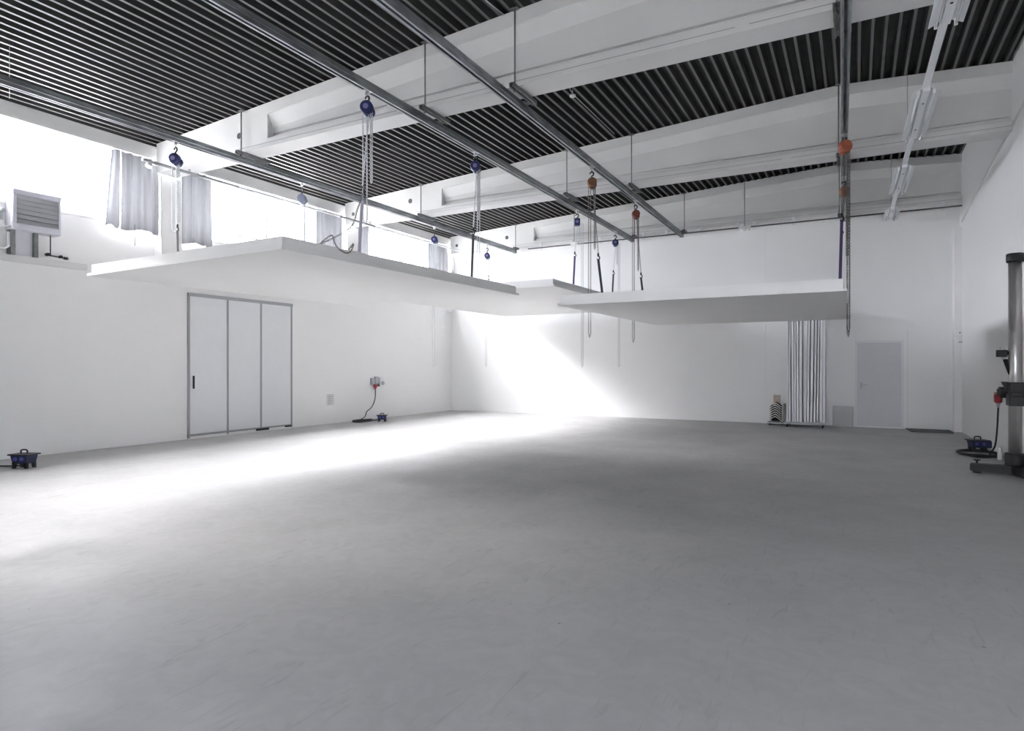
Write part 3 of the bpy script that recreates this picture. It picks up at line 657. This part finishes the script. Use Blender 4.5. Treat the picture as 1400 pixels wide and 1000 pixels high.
# cable coil right
cb = []
for k in range(50): ang = k*.5; cb.append(Vector((1.84+.29*math.cos(ang)*(1-.07*math.sin(k*.37)), 13.25+.42*math.sin(ang)*(1-.06*math.cos(k*.53)), .014+.008*(k//13)+.004*(k%3))))
rp = lambda px, py, y: Vector((XR(y)-.06, y, atY(px, py, y).z))
wallp = Vector((XR(13.2)-.09, 13.2, .82))
cb = cb+[Vector((1.95,12.95,.05)), Vector((2.03,13.02,.2)), Vector((2.075,13.12,.5)), wallp]
tag(MB().tube(bez(cb,5),.014,7).build('power_cable','black'), 'heavy black cable coiled on the floor beside the camera stand', 'cable')
t = empty('wall_socket', (XR(13.2), 13.2, 1.02)); tag(t, 'red industrial plug in a wall socket behind the camera stand', 'socket')
MB().cbox((-.04,0,.06),(.08,.16,.18),bev=.01).build('socket_box','blackm',t)
MB().tube([(-.09,0,.02),(-.09,0,-.10),(-.09,0,-.12)],[.062,.058,.04],14).build('red_plug','red',t); MB().tube([(-.09,0,-.12),(-.09,0,-.20)],[.035,.02],10).build('cable_gland','grey',t)
MB().cbox((-.12,0,.04),(.03,.17,.03)).build('plug_lid','red',t)
tag(MB().tube([(2.05,12.75,.001),(2.05,12.75,.10),(2.05,12.75,.17),(2.05,12.75,.20)],[.035,.035,.018,.018],14).build('plastic_bottle','tube'), 'small clear bottle on the floor behind the camera stand', 'bottle')

# ================================================================== CAMERA STAND
sx, sy = 1.96, 11.12
t = empty('camera_stand', (sx, sy, 0)); tag(t, 'heavy studio camera stand with chrome column and black base', 'stand')
MB().tube([(0,0,.10),(0,0,3.02)],.078,28).build('column','chrome',t)
MB().tube([(0,0,2.98),(0,0,3.0),(0,0,3.09),(0,0,3.10)],[.10,.105,.105,.095],24).build('column_cap','blackm',t)
MB().tube([(0,0,.09),(0,0,.10),(0,0,.29),(0,0,.30)],[.115,.12,.12,.11],24).build('collar','blackm',t)
def beamleg(a, b, w0, w1, h):
    a, b = Vector(a), Vector(b); d = (b-a).normalized(); q = Vector((-d.y, d.x, 0))
    vs = [a+q*w0/2, a-q*w0/2, b-q*w1/2, b+q*w1/2]; vs = [v+Vector((0,0,.025)) for v in vs]+[v+Vector((0,0,h)) for v in vs]
    bm = bmesh.new(); vv = [bm.verts.new(v) for v in vs]
    for f in ((0,3,2,1),(4,5,6,7),(0,1,5,4),(1,2,6,5),(2,3,7,6),(3,0,4,7)): bm.faces.new([vv[i] for i in f])
    bmesh.ops.recalc_face_normals(bm, faces=bm.faces[:]); bmesh.ops.bevel(bm, geom=bm.edges[:], offset=.012, segments=2, affect='EDGES')
    m_ = MB(); m_.bm(bm); return m_
beamleg((.12,-.12,0),(-.52,-.02,0),.20,.14,.13).build('base_leg','blackm',t)
beamleg((.0,.14,0),(.10,-.95,0),.22,.14,.13).build('base_leg','blackm',t)
beamleg((.0,-.1,0),(.06,.50,0),.20,.14,.12).build('base_leg','blackm',t)
for x, y in ((-.44,-.03),(.09,-.85),(.05,.42)):
    MB().cyl((x,y,0),(x,y,.03),.05,14).build('foot_pad','black',t)
    k = MB(); k.cyl((x,y,.12),(x,y,.17),.012,8); k.tube([(x,y,.165),(x,y,.18),(x,y,.185)],[.02,.05,.045],12); k.build('levelling_screw','blackm',t)
MB().cbox((.01,-.02,1.13),(.20,.24,.33),bev=.012).build('carriage','blackm',t)
MB().cbox((.0,-.15,1.13),(.14,.05,.07),bev=.01).build('carriage_arm','blackm',t)
h = MB(); h.tube([(-.08,0,1.15),(-.17,0,1.15)],.02,8); h.cbox((-.18,0,1.15),(.05,.06,.10),bev=.008); h.build('clamp_knob','blackm',t)
MB().add([(-.16,-.01,1.30),(-.09,-.01,1.30),(-.09,-.01,1.16),(-.16,.02,1.30),(-.09,.02,1.30),(-.09,.02,1.16)],[(0,1,2),(5,4,3),(0,3,4,1),(1,4,5,2),(2,5,3,0)]).build('lever','blackm',t)
h = MB(); h.cbox((-.155,-.02,1.70),(.12,.10,.10),M4=None,bev=.01); h.tube([(-.1,0,1.71),(-.05,0,1.71)],.03,8); h.build('clamp_head','blackm',t)
h = MB(); h.cbox((-.14,-.02,1.77),(.06,.06,.03)); h.cbox((-.12,-.02,1.635),(.07,.06,.03)); h.build('clamp_jaw','grey',t)
MB().tube([(-.115,-.02,1.62),(-.09,-.02,1.5),(-.072,-.02,1.40)],[.03,.02,.008],8).build('crank_handle','blackm',t)

# ================================================================== BACK WALL CLUSTER
# board trolley
x0, x1, y0, y1 = -1.55, -.655, 17.02, 17.62
t = empty('board_trolley', ((x0+x1)/2, (y0+y1)/2, 0)); tag(t, 'low wheeled trolley holding tall white boards at the back wall', 'trolley')
hw, hd = (x1-x0)/2, (y1-y0)/2
MB().box((-hw,-hd,.095),(hw,hd,.12)).build('deck','lampw',t)
f = MB(); f.box((-hw,-hd-.02,.085),(hw,-hd,.135)); f.box((-hw,hd,.085),(hw,hd+.02,.135)); f.build('edge_rail','grey',t)
for a in (-1,1):
    for b in (-1,1):
        k = MB(); k.cyl((a*(hw-.05)-.014,b*(hd-.04),.04),(a*(hw-.05)+.014,b*(hd-.04),.04),.04,14); k.build('wheel','black',t)
        MB().box((a*(hw-.05)-.024,b*(hd-.04)-.02,.05),(a*(hw-.05)+.024,b*(hd-.04)+.02,.095)).build('fork','grey',t)
for a in (-1,1): MB().tube([(a*(hw-.01),hd-.01,.12),(a*(hw-.01),hd-.01,2.2)],.012,6).build('upright','grey',t)
bs = [(0,.045,0),(.055,.04,0),(.125,.05,.6),(.185,.035,.4),(.23,.05,.2),(.29,.06,0),(.375,.05,-1.2),(.44,.045,-1.0),(.51,.05,-1.4),(.59,.035,-1.6),(.66,.03,-1.3),(.725,.055,-.5),(.79,.05,-.3)]
words_ = ['leftmost', 'second', 'third', 'fourth', 'fifth', 'sixth', 'seventh', 'eighth', 'ninth', 'tenth', 'eleventh', 'twelfth', 'rightmost']
for i, (dx_, th, tilt) in enumerate(bs):
    hh = 2.75+.12*((i*5) % 4)/4; dd = .50+.04*((i*3) % 3)
    ob = MB().box((0,0,0),(th,dd,hh)).build('foam_board','foam',None,(x0+.03+dx_+(.025 if tilt < 0 else 0), y0+.01+.01*((i*7) % 4), .121 if not tilt else .1225))
    ob.rotation_euler = (0, math.radians(-tilt*.55), 0)
    tag(ob, 'tall white foam board upright on the trolley, %s from the left' % words_[i] if i not in (0, 12) else 'tall white foam board upright on the trolley, the %s' % words_[i], 'board', 'foam boards on the trolley')
# chair stack on a dolly
cx, cy = atY(1060.5, 560, 17.45).x, 17.45
t = empty('stack_dolly', (cx+.03, cy, 0)); tag(t, 'low flat dolly under the stacked chairs beside the board trolley', 'dolly')
MB().box((-.22,-.17,.045),(.17,.25,.075)).build('deck','grey',t)
for a in (-.17,.13):
    for b in (-.12,.2): MB().cyl((a-.01,b,.0225),(a+.01,b,.0225),.022,10).build('wheel','black',t)
F6 = 10
for k in range(7):
    z = .115+.058*k
    s_ = empty('stacking_chair', (cx, cy, z)); 
    pos_ = ['bottom', 'second from the bottom', 'third from the bottom', 'fourth from the bottom', 'fifth from the bottom', 'second from the top', 'topmost'][k]
    tag(s_, 'pale arched stacking chair shell in the low stack, %s' % pos_, 'chair', 'stacked chairs by the back wall')
    n_ = 10; vs = []; fs = []
    for i in range(n_+1):
        u = -1+2*i/n_; x = .135*u; zz = .10*(1-abs(u)**1.5)
        for yy in (-.15, .20): vs += [(x, yy, zz), (x, yy, zz+.022)]
    for i in range(n_):
        a = i*4; fs += [(a,a+4,a+5,a+1),(a+2,a+3,a+7,a+6),(a+1,a+5,a+7,a+3),(a,a+2,a+6,a+4)]
    fs += [(0,1,3,2),(n_*4,n_*4+2,n_*4+3,n_*4+1)]
    sh = MB(); sh.add(vs, fs); sh.mi = [1 if (q % 4 in (0, 1, 3) and q % 4 != 0 or q % 4 == 3) else 0 for q in range(4*n_)]+[0, 0]; sh.mi = [0 if (q < 4*n_ and q % 4 == 0) or q >= 4*n_ else 1 for q in range(4*n_+2)]; sh.build('seat_shell',['arch','dark'],s_)  # broad faces coloured dark, painting the shaded gaps between shells
    for sx_ in (-1,1): MB().tube([(sx_*.128,.16,.01),(sx_*.165,.19,-.02)],.008,6).build('leg','chain',s_)
    MB().box((-.12,.17,-.03),(.12,.188,.045)).build('gap_shade_plate','dark',s_)  # dark plate added behind the shells so the gaps read as shaded
    if k == 6: MB().box((-.075,.21,.05),(.095,.225,.30)).build('backrest','ply',s_)
MB().box((.155,-.05,.075),(.19,.20,.55)).build('side_frame','dzinc',t)
# leaning frame panel
p = atY(1152, 583, 17.62)
t = empty('leaning_board', (p.x, 17.72, 0)); tag(t, 'small framed pale grey board leaning against the wall left of the back door', 'board')
t.rotation_euler = (-.16, 0, 0)
MB().box((-.21,-.012,.0),(.21,.0,.50)).build('board_face','board',t)
f = MB(); f.box((-.225,-.02,0),(-.21,.006,.515)); f.box((.21,-.02,0),(.235,.006,.515)); f.box((-.21,-.02,.50),(.21,.006,.515)); f.build('board_edge','rail',t)
# emergency light on the pier
p = atY(1310, 456, 17.58)
t = empty('wall_sensor', (p.x+.0, 17.58, p.z)); tag(t, 'small white square control box high on the corner pier', 'sensor')
MB().cbox((0,-.03,0),(.15,.06,.15),bev=.012).build('housing','white',t); MB().cyl((.025,-.06,.01),(.025,-.068,.01),.014,10).build('lens','blackm',t)
t = empty('wall_lamp', (p.x+.085, 17.56, p.z-.17)); tag(t, 'white dome lamp just below the control box in the corner', 'lamp')
MB().tube([(0,0,.07),(0,0,.05),(0,0,.0),(0,0,-.015)],[.02,.05,.07,.065],14).build('dome','white',t); MB().cbox((.0,.0,-.035),(.16,.05,.03),bev=.006).build('base_plate','grey',t)
